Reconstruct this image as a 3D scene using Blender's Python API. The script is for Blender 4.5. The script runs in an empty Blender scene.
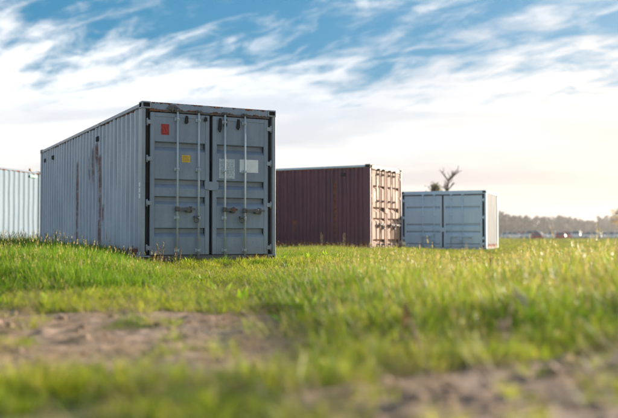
import bpy, bmesh, math, random
import numpy as np
from mathutils import Matrix, Vector

random.seed(7)
rng = np.random.default_rng(11)
R = math.radians
scene = bpy.context.scene
col = scene.collection

# ------------------------------------------------------------------ camera
CAM_Z = 0.62
F_PX = 858.0                       # focal length in pixels of the 618 px wide photograph
PITCH = math.atan((236 - 209) / F_PX)
cam_d = bpy.data.cameras.new('camera')
cam = bpy.data.objects.new('camera', cam_d); col.objects.link(cam)
cam.location = (0, 0, CAM_Z)
cam.rotation_euler = (R(90) + PITCH, 0, 0)
cam_d.lens = 50.0; cam_d.sensor_width = 36.0
cam_d.clip_start = 0.05; cam_d.clip_end = 8000
cam_d.dof.use_dof = True
cam_d.dof.focus_distance = 14.6
cam_d.dof.aperture_fstop = 0.95
cam_d.dof.aperture_blades = 0
scene.camera = cam

# ------------------------------------------------------------------ light
SUN_AZ, SUN_EL = R(51), R(14)      # azimuth clockwise from the view direction
world = bpy.data.worlds.new('World'); scene.world = world
world.use_nodes = True
wn, wl = world.node_tree.nodes, world.node_tree.links
wn.clear()
def wnode(t, **kw):
    n = wn.new(t)
    for k, v in kw.items(): setattr(n, k, v)
    return n
def wmath(op, a, b=None, c=None, clamp=False):
    n = wnode('ShaderNodeMath', operation=op, use_clamp=clamp)
    for i, v in enumerate((a, b, c)):
        if v is None: continue
        if isinstance(v, (int, float)): n.inputs[i].default_value = v
        else: wl.new(v, n.inputs[i])
    return n.outputs[0]
def wramp(src, lo, hi):
    n = wnode('ShaderNodeMapRange', interpolation_type='SMOOTHSTEP')
    wl.new(src, n.inputs[0]); n.inputs[1].default_value = lo; n.inputs[2].default_value = hi
    return n.outputs[0]
def wmix(f, a, b):
    n = wnode('ShaderNodeMix', data_type='RGBA')
    for s, v in ((n.inputs['Factor'], f), (n.inputs[6], a), (n.inputs[7], b)):
        if isinstance(v, (int, float)): s.default_value = v
        elif isinstance(v, tuple): s.default_value = v
        else: wl.new(v, s)
    return n.outputs[2]
sky = wnode('ShaderNodeTexSky', sky_type='NISHITA', sun_disc=False, sun_elevation=SUN_EL,
            sun_rotation=SUN_AZ, air_density=1.0, dust_density=1.2, ozone_density=2.2, altitude=100)
tc = wnode('ShaderNodeTexCoord')
sep = wnode('ShaderNodeSeparateXYZ'); wl.new(tc.outputs['Generated'], sep.inputs[0])
dx, dy, dz = sep.outputs
zz = wmath('MAXIMUM', dz, 0.0)
den = wmath('ADD', zz, 0.30)
px_ = wmath('DIVIDE', dx, den); py_ = wmath('DIVIDE', dy, den)
cb = wnode('ShaderNodeCombineXYZ'); wl.new(px_, cb.inputs[0]); wl.new(py_, cb.inputs[1])
def cloud_noise(scale, rot, sc, detail, rough, dist, loc=(0, 0, 0)):
    mp = wnode('ShaderNodeMapping', vector_type='TEXTURE'); wl.new(cb.outputs[0], mp.inputs[0])
    mp.inputs['Rotation'].default_value = (0, 0, -rot); mp.inputs['Scale'].default_value = tuple(1 / v for v in sc)
    mp.inputs['Location'].default_value = loc
    n = wnode('ShaderNodeTexNoise'); wl.new(mp.outputs[0], n.inputs['Vector'])
    n.inputs['Scale'].default_value = scale; n.inputs['Detail'].default_value = detail
    n.inputs['Roughness'].default_value = rough; n.inputs['Distortion'].default_value = dist
    return n.outputs[0]
n_big = cloud_noise(1.3, R(20), (0.6, 1.0, 1), 2, 0.5, 0.2, (1.0, 3.0, 0))
n_wisp = cloud_noise(8.0, R(26), (0.40, 1.0, 1), 6, 0.55, 0.9, (3.1, 5.2, 0))
n_fine = cloud_noise(19.0, R(34), (0.6, 1.0, 1), 5, 0.62, 0.6, (8.0, 2.2, 0))
cov = wmath('ADD', wmath('MULTIPLY', n_big, 0.34), wmath('ADD', wmath('MULTIPLY', n_wisp, 0.68), wmath('MULTIPLY', n_fine, 0.40)))
# cloud bank thick low down, opening upwards
low = wramp(zz, 0.27, 0.09)
cov = wmath('ADD', cov, wmath('MULTIPLY', low, 0.34))
mask = wramp(cov, 0.63, 0.93)
# cloud shade: soft grey-lilac bellies and cream light near the horizon
shade = wramp(cloud_noise(2.2, R(8), (0.5, 1.6, 1), 4, 0.5, 0.3, (0.3, 7.7, 0)), 0.42, 0.66)
near = wramp(zz, 0.17, 0.0)
c_hi = wmix(near, (3.6, 3.65, 3.7, 1), (3.1, 2.82, 2.6, 1))
c_lo = wmix(near, (2.5, 2.7, 2.95, 1), (2.55, 2.3, 2.22, 1))
cloud = wmix(shade, c_hi, c_lo)
sunward = wmath('ADD', wmath('MULTIPLY', dx, math.sin(SUN_AZ)), wmath('MULTIPLY', dy, math.cos(SUN_AZ)))
warm = wramp(sunward, 0.62, 1.02)
warm = wmath('MULTIPLY', warm, wramp(zz, 0.45, 0.0))
cloud = wmix(warm, cloud, (3.3, 2.72, 2.2, 1))
# clear sky: Nishita, deepened a little as the photograph's is
hs = wnode('ShaderNodeHueSaturation'); wl.new(sky.outputs[0], hs.inputs['Color'])
hs.inputs['Saturation'].default_value = 1.35; hs.inputs['Value'].default_value = 0.9
clear = wmix(wramp(zz, 0.03, 0.17), hs.outputs[0], wmix(0.8, hs.outputs[0], (0.10, 0.72, 1.25, 1)))
final = wmix(mask, clear, cloud)
bg = wnode('ShaderNodeBackground'); wl.new(final, bg.inputs[0]); bg.inputs[1].default_value = 0.1
wo = wnode('ShaderNodeOutputWorld'); wl.new(bg.outputs[0], wo.inputs[0])

sun_d = bpy.data.lights.new('sun', 'SUN'); sun_d.energy = 5.0; sun_d.angle = R(0.6)
sun_d.color = (1.0, 0.88, 0.70)
sun = bpy.data.objects.new('sun', sun_d); col.objects.link(sun)
sd = Vector((math.sin(SUN_AZ) * math.cos(SUN_EL), math.cos(SUN_AZ) * math.cos(SUN_EL), math.sin(SUN_EL)))
sun.rotation_euler = sd.to_track_quat('Z', 'Y').to_euler()
sun.location = sd * 60

vs = scene.view_settings
vs.view_transform = 'Standard'; vs.look = 'None'; vs.exposure = 1.65; vs.gamma = 1.0
vs.use_curve_mapping = False

# ------------------------------------------------------------------ helpers
def tag(o, label=None, cat=None, group=None, kind=None):
    if label: o['label'] = label
    if cat: o['category'] = cat
    if group: o['group'] = group
    if kind: o['kind'] = kind
    return o
def empty(name, loc, rz=0.0):
    o = bpy.data.objects.new(name, None); col.objects.link(o)
    o.location = loc; o.rotation_euler = (0, 0, rz); o.empty_display_size = 0.2
    return o
def link_mesh(name, me, mats, parent=None):
    for m in (mats if isinstance(mats, (list, tuple)) else [mats]): me.materials.append(m)
    o = bpy.data.objects.new(name, me); col.objects.link(o)
    if parent is not None: o.parent = parent
    return o
def smooth(e0, e1, x):
    t = np.clip((x - e0) / (e1 - e0), 0, 1); return t * t * (3 - 2 * t)

class MB:
    """collects shapes into one mesh"""
    def __init__(s): s.bm = bmesh.new()
    def box(s, x0, x1, y0, y1, z0, z1, bev=0.0, mi=0, seg=1):
        r = bmesh.ops.create_cube(s.bm, size=1.0)
        vs_ = r['verts']
        bmesh.ops.scale(s.bm, vec=(x1 - x0, y1 - y0, z1 - z0), verts=vs_)
        bmesh.ops.translate(s.bm, vec=((x0 + x1) / 2, (y0 + y1) / 2, (z0 + z1) / 2), verts=vs_)
        fs = {f for v in vs_ for f in v.link_faces}
        for f in fs: f.material_index = mi
        if bev > 0:
            es = list({e for v in vs_ for e in v.link_edges})
            bmesh.ops.bevel(s.bm, geom=es, offset=bev, segments=seg, affect='EDGES', profile=0.5)
        return s
    def tube(s, a, b, r0, r1=None, n=10, mi=0, caps=True):
        r1 = r0 if r1 is None else r1
        a, b = Vector(a), Vector(b); d = b - a
        r = bmesh.ops.create_cone(s.bm, cap_ends=caps, segments=n, radius1=r0, radius2=r1, depth=d.length)
        m = Matrix.Translation((a + b) / 2) @ d.to_track_quat('Z', 'Y').to_matrix().to_4x4()
        bmesh.ops.transform(s.bm, matrix=m, verts=r['verts'])
        for f in {f for v in r['verts'] for f in v.link_faces}:
            f.material_index = mi
            f.smooth = len(f.verts) == 4
        return s
    def prism(s, pts, y0, y1, axis='y', mi=0):
        """polygon in (u,v) extruded"""
        def P(u, v, w):
            return (u, w, v) if axis == 'y' else (w, u, v) if axis == 'x' else (u, v, w)
        A = [s.bm.verts.new(P(u, v, y0)) for u, v in pts]; B = [s.bm.verts.new(P(u, v, y1)) for u, v in pts]
        n = len(pts); fs = [s.bm.faces.new(A), s.bm.faces.new(B[::-1])]
        for i in range(n): fs.append(s.bm.faces.new((A[i], B[i], B[(i + 1) % n], A[(i + 1) % n])))
        for f in fs: f.material_index = mi
        return s
    def sheet(s, prof, e0, e1, kind, mi=0, dent=0.0):
        """open profile swept: kind 'side' prof=(y,x) swept in z; 'door' prof=(z,y) swept in x; 'roof' prof=(y,z) swept in x; 'end' prof=(x,y) swept in z"""
        def P(p, w):
            a, b = p
            return {'side': (b, a, w), 'door': (w, b, a), 'roof': (w, a, b), 'end': (a, b, w)}[kind]
        nr = 12 if dent else 1; rows = []
        for k in range(nr + 1):
            w = e0 + (e1 - e0) * k / nr; row = []
            for q, (a, b) in enumerate(prof):
                if dent and 0 < k < nr and 1 < q < len(prof) - 2:     # knocks and bowed flutes
                    h1 = float(fbm(np.array([a * 0.9 + dent]), np.array([w * 0.9]), 3, 7)[0]) - 0.5
                    h2 = float(vnoise(np.array([a * 2.6 + dent]), np.array([w * 1.7]), 8)[0]) - 0.5
                    b = b + 0.034 * h1 * math.sin(math.pi * k / nr); a = a + 0.028 * h2
                row.append(s.bm.verts.new(P((a, b), w)))
            rows.append(row)
        for A, B in zip(rows, rows[1:]):
            for i in range(len(prof) - 1):
                f = s.bm.faces.new((A[i], A[i + 1], B[i + 1], B[i])); f.material_index = mi
        return s
    def build(s, name, mats, parent=None, recalc=True):
        if recalc: bmesh.ops.recalc_face_normals(s.bm, faces=s.bm.faces)
        me = bpy.data.meshes.new(name); s.bm.to_mesh(me); s.bm.free()
        return link_mesh(name, me, mats, parent)

# ------------------------------------------------------------------ materials
class Mat:
    def __init__(s, name):
        s.m = bpy.data.materials.new(name); s.m.use_nodes = True
        s.n, s.l = s.m.node_tree.nodes, s.m.node_tree.links
        s.b = s.n['Principled BSDF']; s.out = s.n['Material Output']
        s.tc = s.n.new('ShaderNodeTexCoord')
    def put(s, sock, v):
        if isinstance(v, (int, float)): sock.default_value = v
        elif isinstance(v, tuple): sock.default_value = v if len(v) != 3 or sock.type == 'VECTOR' else (*v, 1)
        else: s.l.new(v, sock)
    def noise(s, scale, detail=4, rough=0.55, sc=(1, 1, 1), loc=(0, 0, 0), dist=0.0, coord='Object'):
        mp = s.n.new('ShaderNodeMapping'); s.l.new(s.tc.outputs[coord], mp.inputs[0])
        mp.inputs['Scale'].default_value = sc; mp.inputs['Location'].default_value = loc
        t = s.n.new('ShaderNodeTexNoise'); s.l.new(mp.outputs[0], t.inputs['Vector'])
        t.inputs['Scale'].default_value = scale; t.inputs['Detail'].default_value = detail
        t.inputs['Roughness'].default_value = rough; t.inputs['Distortion'].default_value = dist
        return t.outputs[0]
    def math(s, op, a, b=None, clamp=False):
        t = s.n.new('ShaderNodeMath'); t.operation = op; t.use_clamp = clamp
        s.put(t.inputs[0], a)
        if b is not None: s.put(t.inputs[1], b)
        return t.outputs[0]
    def ramp(s, v, lo, hi, a=0.0, b=1.0):
        t = s.n.new('ShaderNodeMapRange'); t.interpolation_type = 'SMOOTHSTEP'
        s.put(t.inputs[0], v)
        for i, q in enumerate((lo, hi, a, b)): t.inputs[i + 1].default_value = q
        return t.outputs[0]
    def mix(s, f, a, b):
        t = s.n.new('ShaderNodeMix'); t.data_type = 'RGBA'
        s.put(t.inputs['Factor'], f); s.put(t.inputs[6], a); s.put(t.inputs[7], b)
        return t.outputs[2]
    def xyz(s, coord='Object'):
        t = s.n.new('ShaderNodeSeparateXYZ'); s.l.new(s.tc.outputs[coord], t.inputs[0]); return t.outputs
    def bump(s, h, strength=0.3, dist=0.01):
        t = s.n.new('ShaderNodeBump'); t.inputs['Strength'].default_value = strength; t.inputs['Distance'].default_value = dist
        s.l.new(h, t.inputs['Height']); s.l.new(t.outputs[0], s.b.inputs['Normal'])
    def base(s, c): s.put(s.b.inputs['Base Color'], c)
    def set(s, **kw):
        for k, v in kw.items(): s.put(s.b.inputs[k.replace('_', ' ')], v)
        return s

def plain(name, c, rough=0.6, metal=0.0, var=0.12, scale=9):
    m = Mat(name)
    n = m.noise(scale, 5)
    dk = tuple(x * (1 - 2 * var) for x in c); lt = tuple(min(1, x * (1 + var)) for x in c)
    m.base(m.mix(m.ramp(n, 0.3, 0.7), dk, lt)); m.set(Roughness=rough, Metallic=metal)
    return m.m
RUST = (0.31, 0.105, 0.04); RUST_D = (0.07, 0.027, 0.014)
def paint(name, c, fade, rust=0.5, spec=0.5, streaks=(), rough=0.42, dirt=(0.2, 0.17, 0.14), dirt_amt=0.35, edge=None, seed=0.0, dirt_h=0.45):
    """weathered container paint; streaks = (y, z0, z1, half width) rust runs on the side panels"""
    m = Mat(name)
    big = m.noise(0.9, 4, 0.5, loc=(seed, 0, 0)); fine = m.noise(26, 6, 0.62, loc=(seed, 3, 0))
    run = m.noise(1.0, 5, 0.6, sc=(9, 9, 0.7), loc=(0, seed, 0))
    dull = m.math('ADD', m.math('MULTIPLY', big, 0.6), m.math('MULTIPLY', run, 0.4))
    c1 = m.mix(m.ramp(dull, 0.36, 0.66), c, fade)
    dkc = tuple(x * 0.72 for x in c)
    c1 = m.mix(m.ramp(fine, 0.5, 0.75, 0, 0.35), c1, dkc)
    # chips and rust blooms
    z = m.xyz()
    bloom = m.math('ADD', m.math('MULTIPLY', m.noise(2.3, 8, 0.68, loc=(4, seed, 1)), 0.75), m.math('MULTIPLY', fine, 0.25))
    rmask = m.ramp(bloom, 0.66 - 0.06 * rust, 0.74 - 0.06 * rust)
    rn = m.noise(14, 6, 0.7)
    rcol = m.mix(m.ramp(rn, 0.35, 0.65), RUST_D, RUST)
    if edge is not None:            # rust worked in along an edge: (z of the edge, reach)
        for ez, er in edge:
            dist_ = m.math('ABSOLUTE', m.math('SUBTRACT', z[2], ez))
            em = m.math('SUBTRACT', m.ramp(dist_, er, 0.0), m.ramp(m.noise(7, 6, 0.7, loc=(1, 2, seed)), 0.38, 0.62, 0.0, 1.0))
            rmask = m.math('MAXIMUM', rmask, m.ramp(em, 0.12, 0.4))
    wob = m.math('MULTIPLY', m.math('SUBTRACT', m.noise(2.0, 4, 0.6, sc=(1, 0.4, 1)), 0.5), 0.08)
    for (sy, z0, z1, hw) in streaks:
        d = m.math('ABSOLUTE', m.math('ADD', m.math('SUBTRACT', z[1], sy), wob))
        wv = m.ramp(m.noise(6, 5, 0.7, sc=(1, 1, 1), loc=(sy, 0, 0)), 0.3, 0.62)
        a = m.ramp(d, hw, hw * 0.35)
        zr = m.math('MULTIPLY', m.ramp(z[2], z0, z0 + 0.35), m.ramp(z[2], z1, z1 - 0.12))
        a = m.math('MULTIPLY', m.math('MULTIPLY', a, zr), m.ramp(wv, 0.0, 0.8, 0.25, 1.0))
        rmask = m.math('MAXIMUM', rmask, m.math('MULTIPLY', a, 0.85))
    # splash dirt with a ragged upper edge
    dn = m.math('SUBTRACT', m.math('ADD', 0.1, m.math('MULTIPLY', m.noise(3.2, 6, 0.65, sc=(1, 1, 0.5)), dirt_h)), z[2])
    c1 = m.mix(m.math('MULTIPLY', m.ramp(dn, -0.06, 0.2), dirt_amt), c1, dirt)
    c1 = m.mix(rmask, c1, rcol)
    m.base(c1); m.b.inputs['Specular IOR Level'].default_value = spec
    m.put(m.b.inputs['Roughness'], m.math('ADD', m.math('MULTIPLY', rmask, 0.4), m.ramp(dull, 0.3, 0.7, rough - 0.08, rough + 0.12)))
    m.bump(m.math('ADD', m.math('MULTIPLY', m.noise(3.0, 3), 1.0), m.math('MULTIPLY', rmask, 0.12)), 0.35, 0.006)
    return m.m

BLUE, BLUE_F = (0.215, 0.265, 0.35), (0.315, 0.365, 0.45)
M = {}
M['blue'] = paint('blue_grey_paint', BLUE, BLUE_F, 0.2, seed=1.0)
M['blue_side_lit'] = paint('blue_grey_sky_lit_side_paint', (0.345, 0.40, 0.495), (0.54, 0.58, 0.65), 0.4,  # lighter than the doors: sky light painted in, besides rust and fading
    streaks=((4.87, 0.1, 2.08, 0.085), (2.95, 0.1, 2.06, 0.095), (3.5, 1.3, 2.25, 0.09), (3.78, 1.35, 2.1, 0.05), (2.66, .5, 1.1, .05), (3.22, 1.7, 2.3, 0.12)), edge=((0.17, 0.16), (2.585, 0.05)), seed=2.0)
M['blue_edge'] = paint('blue_grey_rusted_edge_paint', BLUE, BLUE_F, 0.6, edge=((2.525, 0.06), (2.665, 0.065)), seed=3.0)
M['blue_post'] = paint('grey_post_paint', (0.27, 0.30, 0.36), (0.40, 0.42, 0.48), 0.9, seed=4.0)
M['red_side'] = paint('maroon_paint', (0.040, 0.007, 0.022), (0.110, 0.026, 0.050), 0.35, streaks=((4.6, 1.0, 2.3, 0.09), (2.6, 0.5, 1.0, 0.06), (1.2, .3, 2.2, .05), (3.3, 1.1, 2.4, .05)), edge=((0.17, 0.2), (2.51, 0.07)), rough=0.5, seed=5.0, dirt_amt=0.15)
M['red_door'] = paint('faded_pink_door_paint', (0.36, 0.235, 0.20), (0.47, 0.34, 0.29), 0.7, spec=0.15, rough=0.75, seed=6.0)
M['red_edge'] = paint('orange_rusted_header_paint', (0.26, 0.09, 0.035), (0.36, 0.17, 0.09), 0.8, edge=((2.445, 0.06), (2.588, 0.04)), seed=6.5)
M['red_rail_sky'] = paint('sky_reflection_rail_paint', (0.30, 0.42, 0.48), (0.45, 0.55, 0.6), 0.7, seed=7.0)  # pale blue stands in for sky reflection on rails and roof
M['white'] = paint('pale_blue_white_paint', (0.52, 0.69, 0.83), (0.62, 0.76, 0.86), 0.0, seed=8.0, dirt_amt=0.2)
M['white_side_toned'] = paint('off_white_toned_for_sun', (0.20, 0.20, 0.215), (0.26, 0.255, 0.265), 0.4, edge=((0.17, 0.15),), spec=0.2, rough=0.75, seed=9.0, dirt_amt=0.25)  # off-white darkened in the colour to offset direct sun on the wall
M['pale'] = paint('pale_ice_blue_paint', (0.145, 0.20, 0.262), (0.20, 0.25, 0.305), 0.35, edge=((2.51, 0.04), (0.17, 0.2)), spec=0.2, rough=0.75, seed=10.0, dirt_amt=0.2)
M['rubber_and_recess'] = plain('black_rubber_and_recess_shade', (0.012, 0.012, 0.014), 0.75)  # real rubber, and the shade painted on the posts' inner legs
M['dark'] = plain('dark_recess', (0.02, 0.018, 0.018), 0.8)
M['steel'] = paint('galvanised_bar', (0.42, 0.47, 0.52), (0.55, 0.59, 0.63), 0.7, rough=0.38, seed=11.0, dirt_amt=0.1)
M['hardware'] = paint('rusted_hardware', (0.09, 0.085, 0.09), (0.17, 0.15, 0.14), 2.4, rough=0.6, seed=12.0)
M['wood'] = plain('plywood_floor', (0.2, 0.12, 0.07), 0.7)
M['sticker_white'] = plain('white_sheet', (0.88, 0.89, 0.90), 0.5, var=0.04)
M['sticker_grey'] = plain('weathered_sheet', (0.58, 0.64, 0.70), 0.6, var=0.1, scale=25)
M['sticker_faded'] = plain('faded_sheet_paper', (0.46, 0.36, 0.29), 0.7)
M['print'] = plain('grey_print', (0.34, 0.37, 0.42), 0.6)
M['sticker_red'] = plain('red_placard', (0.55, 0.03, 0.02), 0.5, var=0.15, scale=20)
M['sticker_red_d'] = plain('red_placard_print', (0.27, 0.02, 0.02), 0.5)
M['sticker_yellow'] = plain('yellow_label', (0.80, 0.50, 0.06), 0.5, var=0.08)
M['sticker_print'] = plain('brown_print', (0.42, 0.18, 0.05), 0.6)
M['green'] = plain('green_tag', (0.03, 0.42, 0.14), 0.5)
M['amber'] = plain('amber_lamp_cover', (0.6, 0.26, 0.1), 0.4)

# ------------------------------------------------------------------ numpy noise and terrain
_P = rng.permutation(4096)
def vnoise(x, y, s=0):
    xi, yi = np.floor(x).astype(np.int64), np.floor(y).astype(np.int64)
    fx, fy = x - xi, y - yi
    fx, fy = fx * fx * (3 - 2 * fx), fy * fy * (3 - 2 * fy)
    h = lambda a, b: _P[(_P[(a + 131 * s) & 4095] + b * 17) & 4095] / 4095.0
    return (h(xi, yi) * (1 - fx) + h(xi + 1, yi) * fx) * (1 - fy) + (h(xi, yi + 1) * (1 - fx) + h(xi + 1, yi + 1) * fx) * fy
def fbm(x, y, o=4, s=0, g=0.5):
    a, t, w = 1.0, 0.0, 0.0
    for i in range(o):
        t = t + a * vnoise(x * 2 ** i + 13.7 * i, y * 2 ** i + 7.3 * i, s + i); w += a; a *= g
    return t / w
HB = 2.665
Z_BLUE, Z_RED, Z_WHITE, Z_PALE = 0.180, 0.171, 0.10, 0.21
PADS = []      # (centre x, y, yaw, half width, half length, z)
def bank(x, y):                       # foreground bank of turned soil
    e = 3.40 + 0.35 * (fbm(x * 1.1, y * 0 + 3.0, 3, 40) - 0.5) + 0.62 * np.clip(x - 0.1, 0, 2)
    return smooth(e + 0.35, e - 0.45, y) * smooth(-0.55, 0.35, x + 0.6 * (y - 3))
def soil_mask(x, y):
    n = fbm(x * 0.9, y * 0.75, 4, 3); n2 = fbm(x * 2.6, y * 2.2, 3, 9)
    left = smooth(0.55, -0.6, x + 0.35 * (y - 6) * 0.3) * smooth(3.45, 4.0, y) * smooth(9.3, 8.3, y)
    a = left * smooth(0.40, 0.60, 0.45 * n + 0.55 * n2 + 0.16) * (0.3 + 0.7 * smooth(7.3, 6.0, y + 1.2 * (n - .5)))
    # the track: two bare bands across the left half
    b1 = np.exp(-((y - 4.85 - 0.06 * x - 0.2 * n) / 0.6) ** 2); b2 = np.exp(-((y - 7.9 + 0.2 * n) / 0.33) ** 2)
    a = np.maximum(a, smooth(0.28, 0.62, left * np.maximum(b1, b2 * 0.55) * (0.45 + 0.9 * n2)))
    return np.clip(np.maximum(a, bank(x, y) * smooth(0.16, 0.42, n2 + 0.25 * n)), 0, 1)
def ground_raw(x, y):
    z = (0.195 - 0.11 * smooth(-3.4, -2.0, x) * smooth(16, 13, y)) * smooth(8.4, 12.6, y) * (1 - 0.85 * smooth(0.2, 2.6, x) * smooth(40, 16, y))
    z = z + 0.06 * smooth(1.0, 3.2, x) * smooth(3.6, 5.0, y) * smooth(12, 7, y)
    z = z - 0.12 * smooth(27, 33, y) - 0.10 * smooth(45, 150, y)
    near = smooth(60, 12, np.hypot(x, y))
    z = z + near * (0.09 * (fbm(x * 0.45, y * 0.45, 3, 1) - 0.5) + 0.035 * (fbm(x * 2.2, y * 2.2, 3, 2) - 0.5))
    z = z + 0.06 * bank(x, y)
    return z
def ground(x, y):
    x = np.asarray(x, float); y = np.asarray(y, float)
    z = ground_raw(x, y)
    for (cx, cy, yaw, hw, hl, pz) in PADS:
        c, s = math.cos(yaw), math.sin(yaw)
        u = (x - cx) * c + (y - cy) * s; v = -(x - cx) * s + (y - cy) * c
        d = np.hypot(np.maximum(np.abs(u) - hw, 0), np.maximum(np.abs(v) - hl, 0))
        k = smooth(1.5, 0.05, d)
        z = z * (1 - k) + (pz - 0.004) * k
    sm = soil_mask(x, y)
    nr = smooth(14, 8, y) * (y > 0)
    z = z + nr * sm * (0.055 * (fbm(x * 5.2, y * 5.2, 4, 20, 0.55) - 0.5) + 0.03 * (fbm(x * 17, y * 17, 3, 25, 0.6) - 0.5))
    return z
def gz(x, y): return float(ground(np.array([x]), np.array([y]))[0])

# container placements: front-left base corner -> yaw; local axes x along the door end, y to the back
def local_to_world(cx, cy, yaw, u, v):
    return cx + u * math.cos(yaw) - v * math.sin(yaw), cy + u * math.sin(yaw) + v * math.cos(yaw)
W0, H0 = 2.438, 2.591
PL = {}
def place(key, x, y, yaw, W, L, z):    # x,y: front-left corner of the door end
    cx, cy = local_to_world(x, y, yaw, W / 2, L / 2)
    PADS.append((cx, cy, yaw, W / 2, L / 2, z)); PL[key] = (cx, cy, yaw, W, L, z)
place('blue', -2.745, 14.037, R(27.43), W0, 9.125, Z_BLUE)
a_red = R(28.56)                       # door end runs away to the right
place('red', 1.819, 25.418, R(90) - a_red, W0, 6.058, Z_RED)
a_wh = R(21.0); w_wh = 3.08
place('white', 6.17 - w_wh * math.cos(a_wh), 29.84 + w_wh * math.sin(a_wh), -a_wh, w_wh, 2.7, Z_WHITE)
# pale container at the far left: its long side runs from (-9.78,31.2) towards the camera
ux, uy = -0.264, -0.965
# local +y (to the back) points away along (-ux,-uy)
yaw_p = math.atan2(ux, -uy)
fx, fy = -9.06 + ux * 6.058, 29.1 + uy * 6.058       # near end, right-hand corner
place('pale', fx - W0 * math.cos(yaw_p), fy - W0 * math.sin(yaw_p), yaw_p, W0, 6.058, Z_PALE)

# ground sheet: fine close to the camera, coarse towards the horizon
def axis(segs):
    out = [segs[0][0]]
    for a, b, st in segs:
        n = max(1, int(round(abs(b - a) / st))); out += list(np.linspace(a, b, n + 1)[1:])
    return np.array(out)
def geo(a, b, n): return list(np.geomspace(a, b, n))
xs = axis([(-7, -2.4, 0.12), (-2.4, 2.6, 0.03), (2.6, 8, 0.12)])
xs = np.concatenate([-np.array(geo(7.2, 1500, 46))[::-1], xs, np.array(geo(8.2, 1500, 46))])
ys = axis([(-6, 1.6, 0.3), (1.6, 6.2, 0.03), (6.2, 10, 0.05), (10, 20, 0.14)])
ys = np.concatenate([-np.array(geo(7, 1200, 24))[::-1], ys, np.array(geo(20.3, 2200, 80))])
GX, GY = np.meshgrid(xs, ys)
GZ = ground(GX.ravel(), GY.ravel())
co = np.stack([GX.ravel(), GY.ravel(), GZ], 1).astype(np.float32)
nx, ny = len(xs), len(ys)
ii = (np.arange(ny - 1)[:, None] * nx + np.arange(nx - 1)[None]).ravel()
quads = np.stack([ii, ii + 1, ii + nx + 1, ii + nx], 1).astype(np.int32)
def fast_mesh(name, verts, faces, smooth_=True):
    me = bpy.data.meshes.new(name); k = faces.shape[1]
    me.vertices.add(len(verts)); me.vertices.foreach_set('co', np.asarray(verts, np.float32).ravel())
    me.loops.add(faces.size); me.loops.foreach_set('vertex_index', faces.astype(np.int32).ravel())
    me.polygons.add(len(faces)); me.polygons.foreach_set('loop_start', np.arange(0, faces.size, k, dtype=np.int32))
    me.polygons.foreach_set('loop_total', np.full(len(faces), k, np.int32))
    me.polygons.foreach_set('use_smooth', np.full(len(faces), smooth_, bool))
    me.update(calc_edges=True)
    return me
gm = fast_mesh('ground', co, quads)
at_ = gm.attributes.new('soil', 'FLOAT', 'POINT'); at_.data.foreach_set('value', soil_mask(co[:, 0].astype(float), co[:, 1].astype(float)).astype(np.float32))
g = Mat('field_ground')
at_n = g.n.new('ShaderNodeAttribute'); at_n.attribute_name = 'soil'
n1 = g.noise(3.5, 7, 0.65); n2 = g.noise(38, 6, 0.7); n3 = g.noise(1.1, 4, 0.5)
soil = g.mix(g.ramp(n1, 0.33, 0.67), (0.22, 0.145, 0.105), (0.42, 0.30, 0.235))
soil = g.mix(g.ramp(n2, 0.48, 0.7, 0, 0.7), soil, (0.44, 0.325, 0.25))
soil = g.mix(g.ramp(n3, 0.5, 0.62, 0, 0.35), soil, (0.25, 0.13, 0.075))
thatch = g.mix(g.ramp(n2, 0.35, 0.65), (0.07, 0.085, 0.025), (0.20, 0.19, 0.07))
sm_ = g.ramp(g.math('ADD', at_n.outputs['Fac'], g.math('MULTIPLY', g.math('SUBTRACT', n2, 0.5), 0.5)), 0.3, 0.6)
g.base(g.mix(sm_, thatch, soil)); g.set(Roughness=0.95); g.put(g.b.inputs['Specular IOR Level'], 0.2)
g.bump(g.math('ADD', n1, g.math('MULTIPLY', n2, 0.4)), 0.8, 0.03)
go = link_mesh('ground', gm, g.m); tag(go, 'grassy field with bare brown soil patches', None, kind='structure')

# ------------------------------------------------------------------ shipping container
def hole(bm, f, thick, depth):
    r = bmesh.ops.inset_individual(bm, faces=[f], thickness=thick, depth=0)
    bmesh.ops.inset_individual(bm, faces=[f], thickness=0.002, depth=-depth)
    f.material_index = 1
    for e in f.edges:
        for q in e.link_faces:
            if q is not f: q.material_index = 1
def casting(parent, x, y, z, sx, sy, top, mat):
    """corner casting: x,y,z is its outer corner; sx,sy point inwards"""
    m = MB(); w, l, h = 0.162, 0.178, 0.118
    x0, x1 = sorted((x, x + sx * w)); y0, y1 = sorted((y, y + sy * l))
    z0, z1 = (z - h, z) if top else (z, z + h)
    m.box(x0, x1, y0, y1, z0, z1)
    m.bm.faces.ensure_lookup_table()
    fs = list(m.bm.faces)
    for f in fs:
        f.normal_update(); nrm = f.normal
        if nrm.x * sx < -0.9 or nrm.y * sy < -0.9: hole(m.bm, f, 0.034, 0.03)
        elif top and nrm.z > 0.9: hole(m.bm, f, 0.045, 0.03)
    es = [e for e in m.bm.edges if len(e.link_faces) == 2 and e.calc_face_angle(0) > 1.2 and all(f.material_index == 0 for f in e.link_faces)]
    bmesh.ops.bevel(m.bm, geom=es, offset=0.009, segments=2, affect='EDGES', profile=0.5)
    return m.build('corner_casting', [mat, M['dark']], parent)
def corrug(L0, L1, base, depth, pitch, sgn):
    """trapezoid profile between L0 and L1 as (along, across) points"""
    n = max(2, int(round((L1 - L0) / pitch))); p = (L1 - L0) / n; pts = []
    for i in range(n):
        a = L0 + i * p
        for t, d in ((0.0, 0), (0.27, 0), (0.47, 1), (0.80, 1)):
            pts.append((a + t * p, base + sgn * depth * d))
    pts.append((L1, base))
    return pts

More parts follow.
